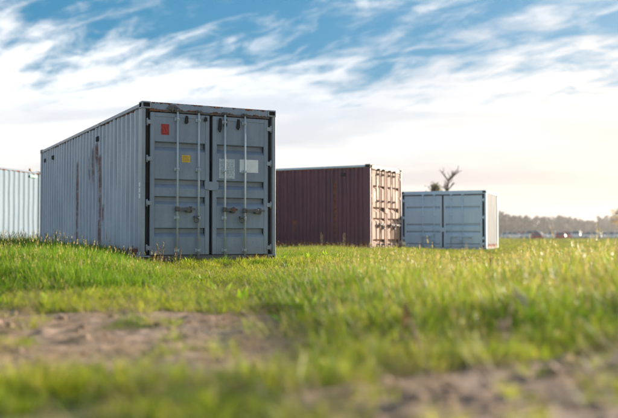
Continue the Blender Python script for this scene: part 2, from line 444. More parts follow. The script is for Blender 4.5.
def container(key, label, group, mats, H=H0, pitch=0.278, grooves=((0.64, .145), (1.245, .145), (1.53, .145), (2.04, .145)),
              vents=(), ribs_side=True, side_depth=0.048, bars=(0.44, 0.80), handle_z=0.86):
    cx, cy, yaw, W, L, z = PL[key]
    root = empty('shipping_container', (cx, cy, z), yaw)
    tag(root, label, 'container', group)
    xl, xr, yf, yb = -W / 2, W / 2, 0.0, L       # local y measured from the door end; shifted below
    off = -L / 2
    oy = lambda v: v                                # kept for clarity
    # everything is modelled with y=0 at the door end, then the parts are moved back by half the length
    parts = []
    def keep(o): parts.append(o); return o
    P, S, E, PO = mats['front'], mats['side'], mats['edge'], mats['post']
    for x, sx in ((xl, 1), (xr, -1)):
        for y, sy in ((0, 1), (L, -1)):
            keep(casting(root, x, y, H, sx, sy, True, mats['cast'])); keep(casting(root, x, y, 0, sx, sy, False, mats['cast']))
            # corner posts stand 6 mm inside the castings
            m = MB()
            xo, xi = x + sx * 0.006, x + sx * 0.068
            yo, yi = y + sy * 0.006, y + sy * 0.165
            m.box(min(xo, xi), max(xo, xi), min(yo, yi), max(yo, yi), 0.118, H - 0.118, 0.006)
            # inner leg that carries the hinges, set back; its black is painted recess shade
            xj = x + sx * 0.128
            m.box(min(xi, xj) , max(xi, xj), min(y + sy * 0.075, yi), max(y + sy * 0.075, yi), 0.121, H - 0.121, 0.004, mi=1)
            keep(m.build('corner_post', [PO, M['rubber_and_recess']], root))
    # rails
    for x, sx in ((xl, 1), (xr, -1)):
        a, b = sorted((x + sx * 0.010, x + sx * 0.075))
        keep(MB().box(a, b, 0.178, L - 0.178, H - 0.085, H - 0.022, 0.006).build('top_side_rail', mats['rail'], root))
        a, b = sorted((x + sx * 0.012, x + sx * 0.07))
        keep(MB().box(a, b, 0.178, L - 0.178, 0.012, 0.17, 0.006).build('bottom_side_rail', S, root))
        # corrugated side wall
        m = MB(); m.sheet(corrug(0.165, L - 0.165, x + sx * 0.018, side_depth, pitch, sx), 0.168, H - 0.083, 'side', dent=3.3 + 7 * L)
        keep(m.build('side_wall', S, root, recalc=False))
        for vy, vz in vents:
            if sx > 0:
                m = MB(); m.box(x - 0.006, x + 0.03, vy - 0.08, vy + 0.08, vz - 0.05, vz + 0.05, 0.012)
                for k in range(4): m.box(x - 0.012, x - 0.005, vy - 0.065, vy + 0.065, vz - 0.04 + k * 0.023, vz - 0.032 + k * 0.023)
                keep(m.build('ventilator', M['dark'], root))
    m = MB(); m.sheet(corrug(0.178, L - 0.178, H - 0.03, 0.018, 0.36, -1), xl + 0.07, xr - 0.07, 'roof')
    keep(m.build('roof', mats['rail'], root, recalc=False))
    m = MB(); m.sheet(corrug(xl + 0.165, xr - 0.165, L - 0.02, 0.04, 0.25, -1), 0.168, H - 0.14, 'end')
    keep(m.build('end_wall', S, root, recalc=False))
    keep(MB().box(xl + 0.162, xr - 0.162, L - 0.12, L - 0.01, H - 0.142, H - 0.02, 0.006).build('end_header', mats['rail'], root))
    keep(MB().box(xl + 0.162, xr - 0.162, L - 0.12, L - 0.01, 0.012, 0.17, 0.006).build('end_sill', S, root))
    keep(MB().box(xl + 0.075, xr - 0.075, 0.15, L - 0.13, 0.10, 0.16).build('floor', M['wood'], root))
    # door header and sill
    m = MB(); m.box(xl + 0.163, xr - 0.163, 0.012, 0.12, H - 0.125, H - 0.004, 0.006)
    m.box(xl + 0.135, xr - 0.135, 0.004, 0.10, H - 0.158, H - 0.127, 0.004, mi=1)
    keep(m.build('door_header', [E, mats['lip']], root))
    m = MB(); m.box(xl + 0.163, xr - 0.163, 0.014, 0.12, 0.012, 0.115, 0.006)
    keep(m.build('door_sill', mats['sill'], root))
    # backing behind the door gaps
    keep(MB().box(xl + 0.13, xr - 0.13, 0.120, 0.135, 0.118, H - 0.16).build('door_seal', M['rubber_and_recess'], root))
    # doors
    gap = 0.03; dz0, dz1 = 0.125, H - 0.172
    for sgn in (-1, 1):
        x0, x1 = (xl + 0.152, -gap) if sgn < 0 else (gap, xr - 0.152)
        fr = 0.075
        m = MB()
        m.box(x0, x0 + fr, 0.016, 0.07, dz0, dz1, 0.006); m.box(x1 - fr, x1, 0.016, 0.07, dz0, dz1, 0.006)
        m.box(x0 + fr, x1 - fr, 0.018, 0.07, dz1 - 0.07, dz1, 0.005); m.box(x0 + fr, x1 - fr, 0.018, 0.07, dz0, dz0 + 0.10, 0.005)
        door = keep(m.build('door', P, root))
        # pressed panel with horizontal channels
        prof = [(dz1 - 0.07, 0.026)]
        for gt, gh in grooves:
            zt = H - gt
            prof += [(zt + 0.002, 0.026), (zt - 0.012, 0.11), (zt - gh + 0.075, 0.11), (zt - gh, 0.026)]
        prof += [(dz0 + 0.10, 0.026)]
        m = MB(); m.sheet(prof, x0 + fr - 0.002, x1 - fr + 0.002, 'door')
        keep(m.build('door_panel', P, door, recalc=False))
        keep(MB().box(x0 - 0.012, x1 + 0.012, 0.113, 0.118, dz0 - 0.006, dz1 + 0.01).build('gasket', M['rubber_and_recess'], door))
        # hinges on the outer edge
        hx = x0 if sgn < 0 else x1
        for hz in (H - 0.34, H - 0.95, H - 1.68, 0.24):
            m = MB()
            a, b = sorted((hx + sgn * 0.07, hx - sgn * 0.03))
            m.box(a, b, 0.004, 0.017, hz - 0.035, hz + 0.035, 0.004)
            m.tube((hx + sgn * 0.055, 0.012, hz - 0.06), (hx + sgn * 0.055, 0.012, hz + 0.06), 0.015)
            keep(m.build('hinge', mats['hinge'], door))
        # locking bars
        ww = x1 - x0
        for q, bf in enumerate(bars):
            bx = x1 - ww * (1 - bf) if sgn < 0 else x0 + ww * (1 - bf)
            m = MB(); m.tube((bx, -0.028, 0.055), (bx, -0.028, H - 0.10), 0.017, n=12)
            bar = keep(m.build('locking_bar', M['steel'] if not mats.get('bar') else mats['bar'], door))
            for bz in (dz0 + 0.07, H * .28, H * .583, dz1 - 0.10):
                m = MB()
                m.box(bx - 0.045, bx + 0.045, -0.006, 0.024, bz - 0.03, bz + 0.03, 0.005)
                m.box(bx - 0.024, bx + 0.024, -0.052, -0.002, bz - 0.018, bz + 0.018, 0.008)
                keep(m.build('bar_guide', mats['guide'], door))
            for bz in (H - 0.125, 0.075):
                m = MB()
                m.box(bx - 0.05, bx + 0.05, -0.03, 0.014, bz - 0.035, bz + 0.028, 0.008)
                m.box(bx - 0.028, bx + 0.035, -0.058, -0.02, bz - 0.02, bz + 0.022, 0.008)
                keep(m.build('cam_keeper', mats['hard'], door))
        bxs = sorted((x1 - ww * (1 - bf) if sgn < 0 else x0 + ww * (1 - bf)) for bf in bars)
        # handles: a hub on the bar, a flat lever and its catch
        for k, bx in enumerate(bxs if sgn > 0 else bxs[:1]):
            d = 1 if (sgn < 0 or k == 1) else 1
            ln = 0.30 if sgn < 0 else (0.36 if k == 1 else 0.22)
            hz = handle_z - 0.012 * k
            m = MB()
            m.box(bx - 0.035, bx + 0.035, -0.062, 0.0, hz - 0.04, hz + 0.04, 0.01)
            m.prism([(bx + 0.02, hz - 0.018), (bx + ln * 0.55, hz - 0.022), (bx + ln, hz - 0.016), (bx + ln, hz + 0.016), (bx + ln * 0.55, hz + 0.024), (bx + 0.02, hz + 0.02)], -0.075, -0.055)
            m.box(bx + ln * 0.5, bx + ln * 0.5 + 0.06, -0.085, 0.03, hz - 0.05, hz + 0.03, 0.008)
            m.tube((bx + ln * 0.8, -0.09, hz), (bx + ln * 0.8, 0.03, hz), 0.022)
            m.box(bx + ln * 0.72, bx + ln * 0.9, -0.004, 0.024, hz - 0.055, hz + 0.05, 0.006)
            keep(m.build('handle', mats['hard'], door))
        # lower hasp with a ring
        kx = bxs[-1] - 0.03 if sgn < 0 else bxs[1] - 0.05
        m = MB(); kz = handle_z - 0.13
        m.box(kx - 0.045, kx + 0.04, -0.05, 0.02, kz - 0.02, kz + 0.02, 0.006)
        for k in range(8):
            a0, a1 = k / 8 * 2 * math.pi, (k + 1) / 8 * 2 * math.pi
            m.tube((kx - 0.02 + 0.04 * math.cos(a0), -0.055, kz - 0.05 + 0.045 * math.sin(a0)), (kx - 0.02 + 0.04 * math.cos(a1), -0.055, kz - 0.05 + 0.045 * math.sin(a1)), 0.008, n=6)
        keep(m.build('hasp', mats['hard'], door))
        if sgn < 0:   # overlap plate that reaches across the meeting edge
            m = MB(); zt = H - 1.30
            m.prism([(-gap - 0.09, zt), (gap + 0.10, zt), (gap + 0.10, zt - 0.11), (gap + 0.07, zt - 0.145), (-gap - 0.02, zt - 0.145), (-gap - 0.09, zt - 0.12)], -0.004, 0.012)
            keep(m.build('overlap_plate', P, door))
    return root, parts, (xl, xr)

def finish(root, parts, L):
    for o in parts:
        if o.parent == root: o.location.y -= L / 2
def door_of(parts, right):
    ds = [o for o in parts if o.name.split('.')[0] == 'door']; return ds[1 if right else 0]

GRP = 'steel shipping containers standing in the field'
# --- blue
bm_ = dict(front=M['blue'], side=M['blue_side_lit'], edge=M['blue_edge'], post=M['blue_post'], cast=M['blue_post'], rail=M['blue_post'],
           lip=M['hardware'], sill=M['hardware'], hinge=M['blue_post'], guide=M['steel'], hard=M['hardware'])
root, parts, (xl, xr) = container('blue', 'long blue-grey steel shipping container with rust-streaked corrugated side, closed doors and red placard', GRP, bm_,
    vents=((8.5, 2.34), (7.5, 2.34), (3.05, 2.34)), H=HB, handle_z=0.89,
    grooves=((0.655, .155), (1.275, .155), (1.565, .155), (2.09, .155)))
H = HB
dl, dr = door_of(parts, False), door_of(parts, True)
def plate(name, par, x0, x1, zt0, zt1, mats, y=0.0225, extra=None, lab=None):
    m = MB(); m.box(x0, x1, y, y + 0.003, H - zt1, H - zt0)
    if extra: extra(m, x0, x1, H - zt1, H - zt0, y)
    o = m.build(name, mats, par); parts.append(o)
    if lab: o['label'] = lab
    return o
def red_mark(m, x0, x1, z0, z1, y):
    w, h = x1 - x0, z1 - z0
    for a, b, c, d in ((.12, .88, .09, .15), (.12, .88, .85, .91), (.12, .18, .15, .85), (.82, .88, .15, .85)):
        m.box(x0 + a * w, x0 + b * w, y - 0.002, y + 0.001, z0 + c * h, z0 + d * h, mi=1)
    m.prism([(x0 + .3 * w, z0 + .75 * h), (x0 + .42 * w, z0 + .75 * h), (x0 + .72 * w, z0 + .28 * h), (x0 + .58 * w, z0 + .28 * h)], y - 0.002, y + 0.001, mi=1)
def lines_mark(rows):
    def f(m, x0, x1, z0, z1, y):
        w, h = x1 - x0, z1 - z0; rr = random.Random(3)
        for r in range(rows):
            zc = z0 + h * (0.14 + 0.74 * (r + 0.5) / rows); a = 0.1
            while a < 0.85:
                b = min(0.9, a + rr.uniform(0.06, 0.2)); m.box(x0 + a * w, x0 + b * w, y - 0.0015, y + 0.001, zc - h * 0.13 / rows, zc + h * 0.13 / rows, mi=1); a = b + 0.05
    return f
plate('placard', dl, xl + .335, xl + .475, .36, .54, [M['sticker_red'], M['sticker_red_d']], extra=red_mark, lab='square red placard')
plate('label_sticker', dl, xl + .70, xl + .845, .865, .985, [M['sticker_yellow'], M['sticker_print']], extra=lines_mark(4), lab='small yellow printed label')
plate('notice_sheet', dr, xl + 1.37, xl + 1.66, .90, 1.235, [M['sticker_grey'], M['print']], extra=lines_mark(9), lab='weathered grey notice sheet')
plate('notice_sheet', dr, xl + 1.75, xl + 2.10, .895, 1.12, [M['sticker_white'], M['print']], extra=None, lab='clean white notice sheet')
plate('patch', dl, xl + .245, xl + .66, 1.70, 1.99, M['blue_post'] if False else M['blue'], y=0.0235)
for k in range(3):
    m = MB(); zc = 1.10 + .095 * k
    m.box(xl + 0.0035, xl + 0.0065, .085, .15, zc - .036, zc + .036); o = m.build('marking_plate', M['sticker_white'], root); parts.append(o)
# bent bracket torn on the header, hanging straps under the keepers
m = MB(); m.prism([(xl + .42, H - .10), (xl + .47, H - .045), (xl + .56, H - .035), (xl + .62, H - .075), (xl + .66, H - .10), (xl + .55, H - .075), (xl + .5, H - .12)], -.02, .011)
m.box(xl + .50, xl + .53, -.03, .011, H - .15, H - .06, .006); parts.append(m.build('bent_bracket', M['hardware'], root))
for par, xx, ln in ((dl, .76, .13), (dl, 1.10, .07), (dr, 1.36, .24), (dr, 1.70, .18), (dr, 1.46, .15)):
    m = MB(); m.prism([(xl + xx, H - .20), (xl + xx + .035, H - .21), (xl + xx + .04, H - .22 - ln * .7), (xl + xx + .015, H - .21 - ln), (xl + xx - .02, H - .22 - ln * .75)], -.018, .012)
    parts.append(m.build('strap', M['rubber_and_recess'], par))
finish(root, parts, 9.125); H = H0

# --- maroon
rm = dict(front=M['red_door'], side=M['red_side'], edge=M['red_edge'], post=M['red_side'], cast=M['hardware'], rail=M['red_rail_sky'],
          lip=M['hardware'], sill=M['hardware'], hinge=M['red_door'], guide=M['red_door'], hard=M['hardware'], bar=M['red_door'])
root, parts, (xl, xr) = container('red', 'maroon corrugated shipping container with faded pink sunlit doors and rusty header', GRP, rm, pitch=0.27, side_depth=0.05,
    grooves=((0.62, .10), (1.27, .15), (1.60, .10), (2.24, .14)), handle_z=0.80, vents=((0.9, 2.3), (5.2, 2.3)))
dl, dr = door_of(parts, False), door_of(parts, True)
for par, a, b, t0, t1 in ((dl, .30, .44, .80, 1.1), (dl, .52, .60, .45, .95), (dr, 1.62, 1.72, .55, .9), (dr, 1.85, 2.05, .75, 1.1)):
    plate('faded_sheet', par, xl + a, xl + b, t0, t1, M['sticker_faded'])
finish(root, parts, 6.058)

# --- small pale blue and white
wm = dict(front=M['white'], side=M['white_side_toned'], edge=M['white'], post=M['white'], cast=M['white'], rail=M['white'],
          lip=M['rubber_and_recess'], sill=M['white'], hinge=M['white'], guide=M['white'], hard=M['white'], bar=M['white'])
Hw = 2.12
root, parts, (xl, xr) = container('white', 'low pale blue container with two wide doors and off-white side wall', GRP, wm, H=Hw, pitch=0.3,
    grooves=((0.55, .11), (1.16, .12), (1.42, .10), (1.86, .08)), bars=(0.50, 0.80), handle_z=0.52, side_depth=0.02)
finish(root, parts, 2.7)

# --- pale one at the left
pm = dict(front=M['pale'], side=M['pale'], edge=M['pale'], post=M['pale'], cast=M['pale'], rail=M['pale'],
          lip=M['pale'], sill=M['pale'], hinge=M['pale'], guide=M['pale'], hard=M['hardware'])
root, parts, (xl, xr) = container('pale', 'ice-blue corrugated container side with a green tag under its top rail', GRP, pm, side_depth=0.018)
m = MB(); m.box(xr - 0.004, xr + 0.012, 5.35, 5.75, H0 - .23, H0 - .16, .004); parts.append(m.build('tag_strip', M['green'], root))
m = MB(); m.tube((xr - .04, 5.4, H0 - .03), (xr - .04, 5.4, H0 + .06), .05, .035); parts.append(m.build('marker_lamp', M['amber'], root))
finish(root, parts, 6.058)

# ------------------------------------------------------------------ grass
def leaf_mat(name, young, dry, trans=0.5, stem=None):
    m = Mat(name)
    a = m.n.new('ShaderNodeAttribute'); a.attribute_type = 'INSTANCER'; a.attribute_name = 'tint'
    v = m.n.new('ShaderNodeAttribute'); v.attribute_name = 'bl'      # x: per blade, y: along the blade, z: seed head
    sv = m.n.new('ShaderNodeSeparateXYZ'); m.l.new(v.outputs['Vector'], sv.inputs[0])
    f = m.math('ADD', a.outputs['Fac'], m.math('MULTIPLY', m.math('SUBTRACT', sv.outputs[0], 0.5), 0.7), clamp=True)
    c = m.mix(m.ramp(f, 0.0, 0.55), young[0], young[1])
    c = m.mix(m.ramp(f, 0.5, 1.0), c, dry)
    tip = m.math('MULTIPLY', m.ramp(sv.outputs[1], 0.55, 1.0), m.ramp(f, 0.2, 0.7))
    c = m.mix(m.math('MULTIPLY', tip, 0.6), c, dry)
    c = m.mix(sv.outputs[2], c, (0.36, 0.28, 0.12))
    m.base(c); m.set(Roughness=0.5); m.put(m.b.inputs['Specular IOR Level'], 0.25)
    t = m.n.new('ShaderNodeBsdfTranslucent'); 
    hv = m.n.new('ShaderNodeHueSaturation'); hv.inputs['Hue'].default_value = 0.49; hv.inputs['Value'].default_value = 1.25; hv.inputs['Saturation'].default_value = 1.05
    m.l.new(c, hv.inputs['Color']); m.l.new(hv.outputs[0], t.inputs[0])
    mx = m.n.new('ShaderNodeMixShader'); mx.inputs[0].default_value = trans
    m.l.new(m.b.outputs[0], mx.inputs[1]); m.l.new(t.outputs[0], mx.inputs[2]); m.l.new(mx.outputs[0], m.out.inputs[0])
    return m.m
M['lush'] = leaf_mat('lush_grass', ((0.06, 0.165, 0.010), (0.17, 0.28, 0.022)), (0.38, 0.33, 0.08), 0.55)
M['meadow'] = leaf_mat('meadow_grass', ((0.10, 0.20, 0.012), (0.26, 0.31, 0.022)), (0.42, 0.38, 0.08))
M['straw'] = leaf_mat('dry_straw', ((0.26, 0.20, 0.10), (0.33, 0.25, 0.13)), (0.40, 0.31, 0.18), 0.25)

def blade_geo(rs, base, ang, hgt, wid, lean, curl, segs=4, seed=0.0, val=0.5):
    """one tapering bent blade: vertices, quads (last one pinched), attributes"""
    t = np.linspace(0, 1, segs + 1)
    r = hgt * (lean * t + curl * t ** 2.2); zz_ = hgt * (t - 0.35 * curl * t ** 2.5)
    cxy = np.stack([base[0] + r * math.cos(ang), base[1] + r * math.sin(ang), zz_], 1)
    tw = ang + math.pi / 2 + rs.uniform(-0.9, 0.9)
    wv = wid * np.array([1, 1, .85, .6, .06])[:segs + 1] if segs == 4 else wid * (1 - t * 0.94)
    side = np.stack([np.cos(tw) * wv / 2, np.sin(tw) * wv / 2, 0 * wv], 1)
    V = np.empty((2 * (segs + 1), 3)); V[0::2] = cxy - side; V[1::2] = cxy + side
    i = np.arange(segs) * 2
    Fq = np.stack([i, i + 1, i + 3, i + 2], 1)
    A = np.stack([np.full(len(V), val), np.repeat(t, 2), np.full(len(V), seed)], 1)
    return V, Fq, A
def tuft(name, mat, seed, n, rad, hmin, hmax, wid, lean, curl, stems=0, stem_h=0.0, flat=False):
    rs = np.random.default_rng(seed); VV, FF, AA = [], [], []; k = 0
    def add(V, Fq, A):
        nonlocal k
        VV.append(V); FF.append(Fq + k); AA.append(A); k += len(V)
    for i in range(n):
        q = rs.uniform(0, 2 * math.pi); rr = rad * math.sqrt(rs.uniform())
        h = rs.uniform(hmin, hmax) * (1.0 - 0.3 * (rr / rad) ** 2)
        add(*blade_geo(rs, (rr * math.cos(q), rr * math.sin(q)), q + rs.normal(0, 0.9), h, wid * rs.uniform(.6, 1.3), abs(rs.normal(lean, lean * .5)), abs(rs.normal(curl, curl * .6)), 4, 0.0, rs.uniform()))
    for i in range(stems):
        q = rs.uniform(0, 2 * math.pi); rr = rad * rs.uniform(0, 1); h = stem_h * rs.uniform(.65, 1.15); ln = rs.uniform(.02, .3)
        b = (rr * math.cos(q), rr * math.sin(q)); a2 = q + rs.normal(0, .8)
        V, Fq, A = blade_geo(rs, b, a2, h, 0.0035, ln, .12, 3, 0.0, 0.8); add(V, Fq, A)
        tipc = (V[-1] + V[-2]) / 2; hl = rs.uniform(.035, .085)
        for s_ in range(5):      # spikelets
            tt = s_ / 4; ang = rs.uniform(0, 6.28); cpt = tipc + np.array([0, 0, (tt - .6) * hl]); w = .006 * (1.1 - .6 * tt); L_ = hl * .42
            d = np.array([math.cos(ang) * .45, math.sin(ang) * .45, 1.0]); d /= np.linalg.norm(d); sd_ = np.array([-math.sin(ang), math.cos(ang), 0]) * w
            V2 = np.array([cpt, cpt + d * L_ * .5 + sd_, cpt + d * L_, cpt + d * L_ * .5 - sd_])
            add(V2, np.array([[0, 1, 2, 3]]), np.array([[.8, 1, rs.uniform(.55, 1)]] * 4))
    V = np.concatenate(VV); Fq = np.concatenate(FF); A = np.concatenate(AA)
    me = fast_mesh(name, V, Fq, True)
    at = me.attributes.new('bl', 'FLOAT_VECTOR', 'POINT'); at.data.foreach_set('vector', A.astype(np.float32).ravel())
    me.materials.append(mat)
    return bpy.data.objects.new(name, me)         # only a source for the scatter, never linked to the scene

def scatter(name, label, pts, rot, scl, tint, protos):
    n = len(pts)
    me = bpy.data.meshes.new(name); me.vertices.add(n); me.vertices.foreach_set('co', pts.astype(np.float32).ravel())
    for nm, ty, key, arr in (('rot', 'FLOAT_VECTOR', 'vector', rot), ('scl', 'FLOAT_VECTOR', 'vector', scl), ('tint', 'FLOAT', 'value', tint)):
        a = me.attributes.new(nm, ty, 'POINT'); a.data.foreach_set(key, arr.astype(np.float32).ravel())
    a = me.attributes.new('pick', 'INT', 'POINT'); a.data.foreach_set('value', rng.integers(0, len(protos), n).astype(np.int32))
    o = bpy.data.objects.new(name, me); col.objects.link(o); tag(o, label, None, kind='stuff')
    ng = bpy.data.node_groups.new(name, 'GeometryNodeTree')
    ng.interface.new_socket('Geometry', in_out='INPUT', socket_type='NodeSocketGeometry')
    ng.interface.new_socket('Geometry', in_out='OUTPUT', socket_type='NodeSocketGeometry')
    N, Lk = ng.nodes, ng.links
    gi, gout = N.new('NodeGroupInput'), N.new('NodeGroupOutput')
    ip = N.new('GeometryNodeInstanceOnPoints'); ip.inputs['Pick Instance'].default_value = True
    gti = N.new('GeometryNodeGeometryToInstance')
    for p in protos:
        oi = N.new('GeometryNodeObjectInfo'); oi.inputs['Object'].default_value = p; Lk.new(oi.outputs['Geometry'], gti.inputs[0])
    def attr(nm, ty):
        q = N.new('GeometryNodeInputNamedAttribute'); q.data_type = ty; q.inputs['Name'].default_value = nm
        return q.outputs['Attribute']
    Lk.new(gi.outputs[0], ip.inputs['Points']); Lk.new(gti.outputs[0], ip.inputs['Instance'])
    Lk.new(attr('pick', 'INT'), ip.inputs['Instance Index'])
    er = N.new('FunctionNodeEulerToRotation'); Lk.new(attr('rot', 'FLOAT_VECTOR'), er.inputs[0]); Lk.new(er.outputs[0], ip.inputs['Rotation'])
    Lk.new(attr('scl', 'FLOAT_VECTOR'), ip.inputs['Scale'])
    Lk.new(ip.outputs[0], gout.inputs[0])
    md = o.modifiers.new('scatter', 'NODES'); md.node_group = ng
    return o

P_LUSH = [tuft('tuft_lush', M['lush'], 100 + i, 46, .085, .13, .36, .0065, .22, .30, stems=1 if i == 0 else 0, stem_h=.46) for i in range(6)]
P_MEAD = [tuft('tuft_meadow', M['meadow'], 200 + i, 38, .09, .12, .36, .0055, .22, .28, stems=1 if i == 0 else 0, stem_h=.42) for i in range(6)]
P_MEAD.append(tuft('tuft_meadow_dry', M['straw'], 290, 22, .09, .12, .42, .005, .3, .25, stems=1, stem_h=.44))
P_BROAD = [tuft('tuft_broad', M['lush'], 500 + i, 11, .05, .10, .20, .034, .75, .55) for i in range(4)]
P_TURF = [tuft('tuft_turf', M['meadow'], 300 + i, 44, .09, .03, .12, .0045, .4, .5) for i in range(5)]
P_STRAW = [tuft('tuft_straw', M['straw'], 400 + i, 16, .12, .03, .16, .0035, 1.6, .5) for i in range(4)]

def in_pad(x, y, m_=0.0):
    r = np.zeros(len(x), bool)
    for (cx, cy, yaw, hw, hl, pz) in PADS:
        c, s = math.cos(yaw), math.sin(yaw)
        u = (x - cx) * c + (y - cy) * s; v = -(x - cx) * s + (y - cy) * c
        r |= (np.abs(u) < hw + m_) & (np.abs(v) < hl + m_)
    return r
# candidate points in a wide wedge round the view, thinned with distance
def cand(d0, d1, dens, half=0.60):
    area = half * (d1 ** 2 - d0 ** 2)
    n = int(area * dens)
    r = np.sqrt(rng.uniform(d0 ** 2, d1 ** 2, n)); a = rng.uniform(-half, half, n)
    return r * np.sin(a), r * np.cos(a)
def collect(bands):
    X, Y, K = [], [], []
    for d0, d1, dens, k in bands:
        x, y = cand(d0, d1, dens); X.append(x); Y.append(y); K.append(np.full(len(x), k))
    return np.concatenate(X), np.concatenate(Y), np.concatenate(K)
BL = PL['blue']
def fields(x, y):
    """relative height of the grass, greenness"""
    n = fbm(x * 0.8, y * 0.8, 3, 60); n2 = fbm(x * 2.4, y * 2.4, 3, 70)
    left = smooth(-1.2, -3.0, x + 0.12 * (y - 12)) * smooth(8.4, 9.6, y + 1.2 * (n - .5))
    right = smooth(-0.7, 0.9, x + 0.25 * (y - 6) * 0.3)
    front = smooth(2.0, 0.5, np.hypot((x + 1.3) / 1.6, (y - 13.9) / 1.5))
    far = smooth(9.0, 13.5, y)
    h = 0.38 + 0.60 * left + 0.62 * right * smooth(3.9, 6.0, y) * (1 - far)
    h = h - 0.08 * far * (1 - left) + 0.22 * smooth(16, 24, y) * smooth(5.0, 2.0, x)
    h = h + 0.24 * smooth(1.3, 2.4, x) * smooth(5.0, 6.5, y) * smooth(15, 10, y) * smooth(.20, .27, x / np.maximum(y, 1))
    h = h * (0.72 + 0.56 * n2)
    h = h * (1 - 0.75 * front)
    return h, left, right, n, n2
rots = lambda n, t=0.14: np.stack([rng.normal(0, t, n), rng.normal(0, t, n), rng.uniform(0, 6.283, n)], 1)

# tall green grass
x, y, k = collect([(2.4, 9, 150, 1.0), (9, 16.5, 190, 1.0), (16.5, 30, 60, 1.25), (30, 60, 7, 1.9)])
h, left, right, n, n2 = fields(x, y); sm = soil_mask(x, y)
pr = np.clip(0.95 * left + 0.34 * smooth(.40, .62, n2) * right + 0.12 + 0.45 * smooth(.5, .62, n) * (y < 3.85) * (x < .2) * (y > 2.4), 0, 1) * (1 - smooth(.25, .6, sm))
pr = np.where((y < 9) & (left < .3) & (right < .3), pr * smooth(.42, .58, n), pr)
ok = (rng.uniform(size=len(x)) < pr) & ~in_pad(x, y, .03)
x, y, k, h, n, left, right = x[ok], y[ok], k[ok], h[ok], n[ok], left[ok], right[ok]
tint = np.clip(0.10 + .55 * (n - .4) + .22 * right + .15 * (y < 4) + rng.normal(0, .1, len(x)), 0, 1)
s = np.stack([k * rng.uniform(.85, 1.15, len(x)), k * rng.uniform(.85, 1.15, len(x)), h * 1.02 * rng.uniform(.8, 1.2, len(x))], 1)
s[:, :2] *= np.clip(h, .4, 1)[:, None] ** .5
scatter('tall_grass', 'tall green grass thickest along the blue container', np.stack([x, y, ground(x, y) - .012], 1), rots(len(x)), s, tint, P_LUSH)
# yellow-green meadow grass
x, y, k = collect([(2.4, 5.0, 170, 1.0), (5.0, 12, 210, 1.0), (12, 26, 95, 1.2), (26, 60, 16, 1.8), (60, 190, 1.6, 4.0)])
h, left, right, n, n2 = fields(x, y); sm = soil_mask(x, y)
mid = smooth(9.2, 10.2, y)
pr = np.clip(0.85 * right + 0.75 * mid * (1 - .75 * left) + .10 + .55 * smooth(.45, .6, n) * (y < 3.85) * (y > 2.4) * (x < .3), 0, 1) * (1 - smooth(.3, .65, sm))
ok = (rng.uniform(size=len(x)) < pr) & ~in_pad(x, y, .03)
x, y, k, h, n, right = x[ok], y[ok], k[ok], h[ok], n[ok], right[ok]
tint = np.clip(0.17 + .6 * (n - .45) + .30 * right * smooth(-.3, 2.5, x) + rng.normal(0, .13, len(x)), 0, 1)
s = np.stack([k, k, h * np.maximum(1, k * .42) * rng.uniform(.75, 1.2, len(x))], 1)
scatter('meadow_grass', 'yellow-green meadow grass with pale seed heads', np.stack([x, y, ground(x, y) - .012], 1), rots(len(x)), s, tint, P_MEAD)
# short turf between the bare patches
x, y, k = collect([(2.4, 10.5, 230, 1.0), (10.5, 16, 130, 1.1)])
h, left, right, n, n2 = fields(x, y); sm = soil_mask(x, y)
pr = np.clip(.9 - 1.15 * sm, 0.03, 1) * smooth(.26, .46, n2 + .2 * (n - .5))
ok = (rng.uniform(size=len(x)) < pr) & ~in_pad(x, y, .05)
x, y, n = x[ok], y[ok], n[ok]
tint = np.clip(.38 + .9 * (fbm(x * 1.7, y * 1.7, 3, 90) - .45) + rng.normal(0, .14, len(x)), 0, 1)
q = rng.uniform(.7, 1.25, len(x))
scatter('short_turf', 'short patchy turf on the bare track', np.stack([x, y, ground(x, y) - .006], 1), rots(len(x)), np.stack([q, q, q * rng.uniform(.7, 1.3, len(x))], 1), tint, P_TURF)
# dry straw litter
x, y, k = collect([(2.2, 10.5, 70, 1.0), (10.5, 14, 25, 1.0)])
sm = soil_mask(x, y); n = fbm(x * 1.3, y * 1.3, 3, 95)
ok = (rng.uniform(size=len(x)) < np.clip(.15 + 1.4 * (n - .4) + .25 * (sm > .2), 0, .9)) & ~in_pad(x, y, .05)
x, y = x[ok], y[ok]; q = rng.uniform(.6, 1.2, len(x))
scatter('straw_litter', 'dry straw lying on the soil', np.stack([x, y, ground(x, y) - .003], 1), rots(len(x), .2), np.stack([q, q, q], 1), rng.uniform(0, 1, len(x)), P_STRAW)

# broad-leaved weeds
x, y, k = collect([(2.4, 9, 9, 1.0), (9, 16, 6, 1.0)])
sm = soil_mask(x, y); n = fbm(x * .7, y * .7, 3, 97)
ok = (rng.uniform(size=len(x)) < smooth(.42, .66, n)) & (sm < .7) & (y > 3.9) & ~in_pad(x, y, .1)
x, y = x[ok], y[ok]; q = rng.uniform(.5, 1.15, len(x))
scatter('broad_leaf_weeds', 'low broad-leaved weeds among the grass', np.stack([x, y, ground(x, y) - .005], 1), rots(len(x), .1), np.stack([q, q, q], 1), rng.uniform(0, .5, len(x)), P_BROAD)

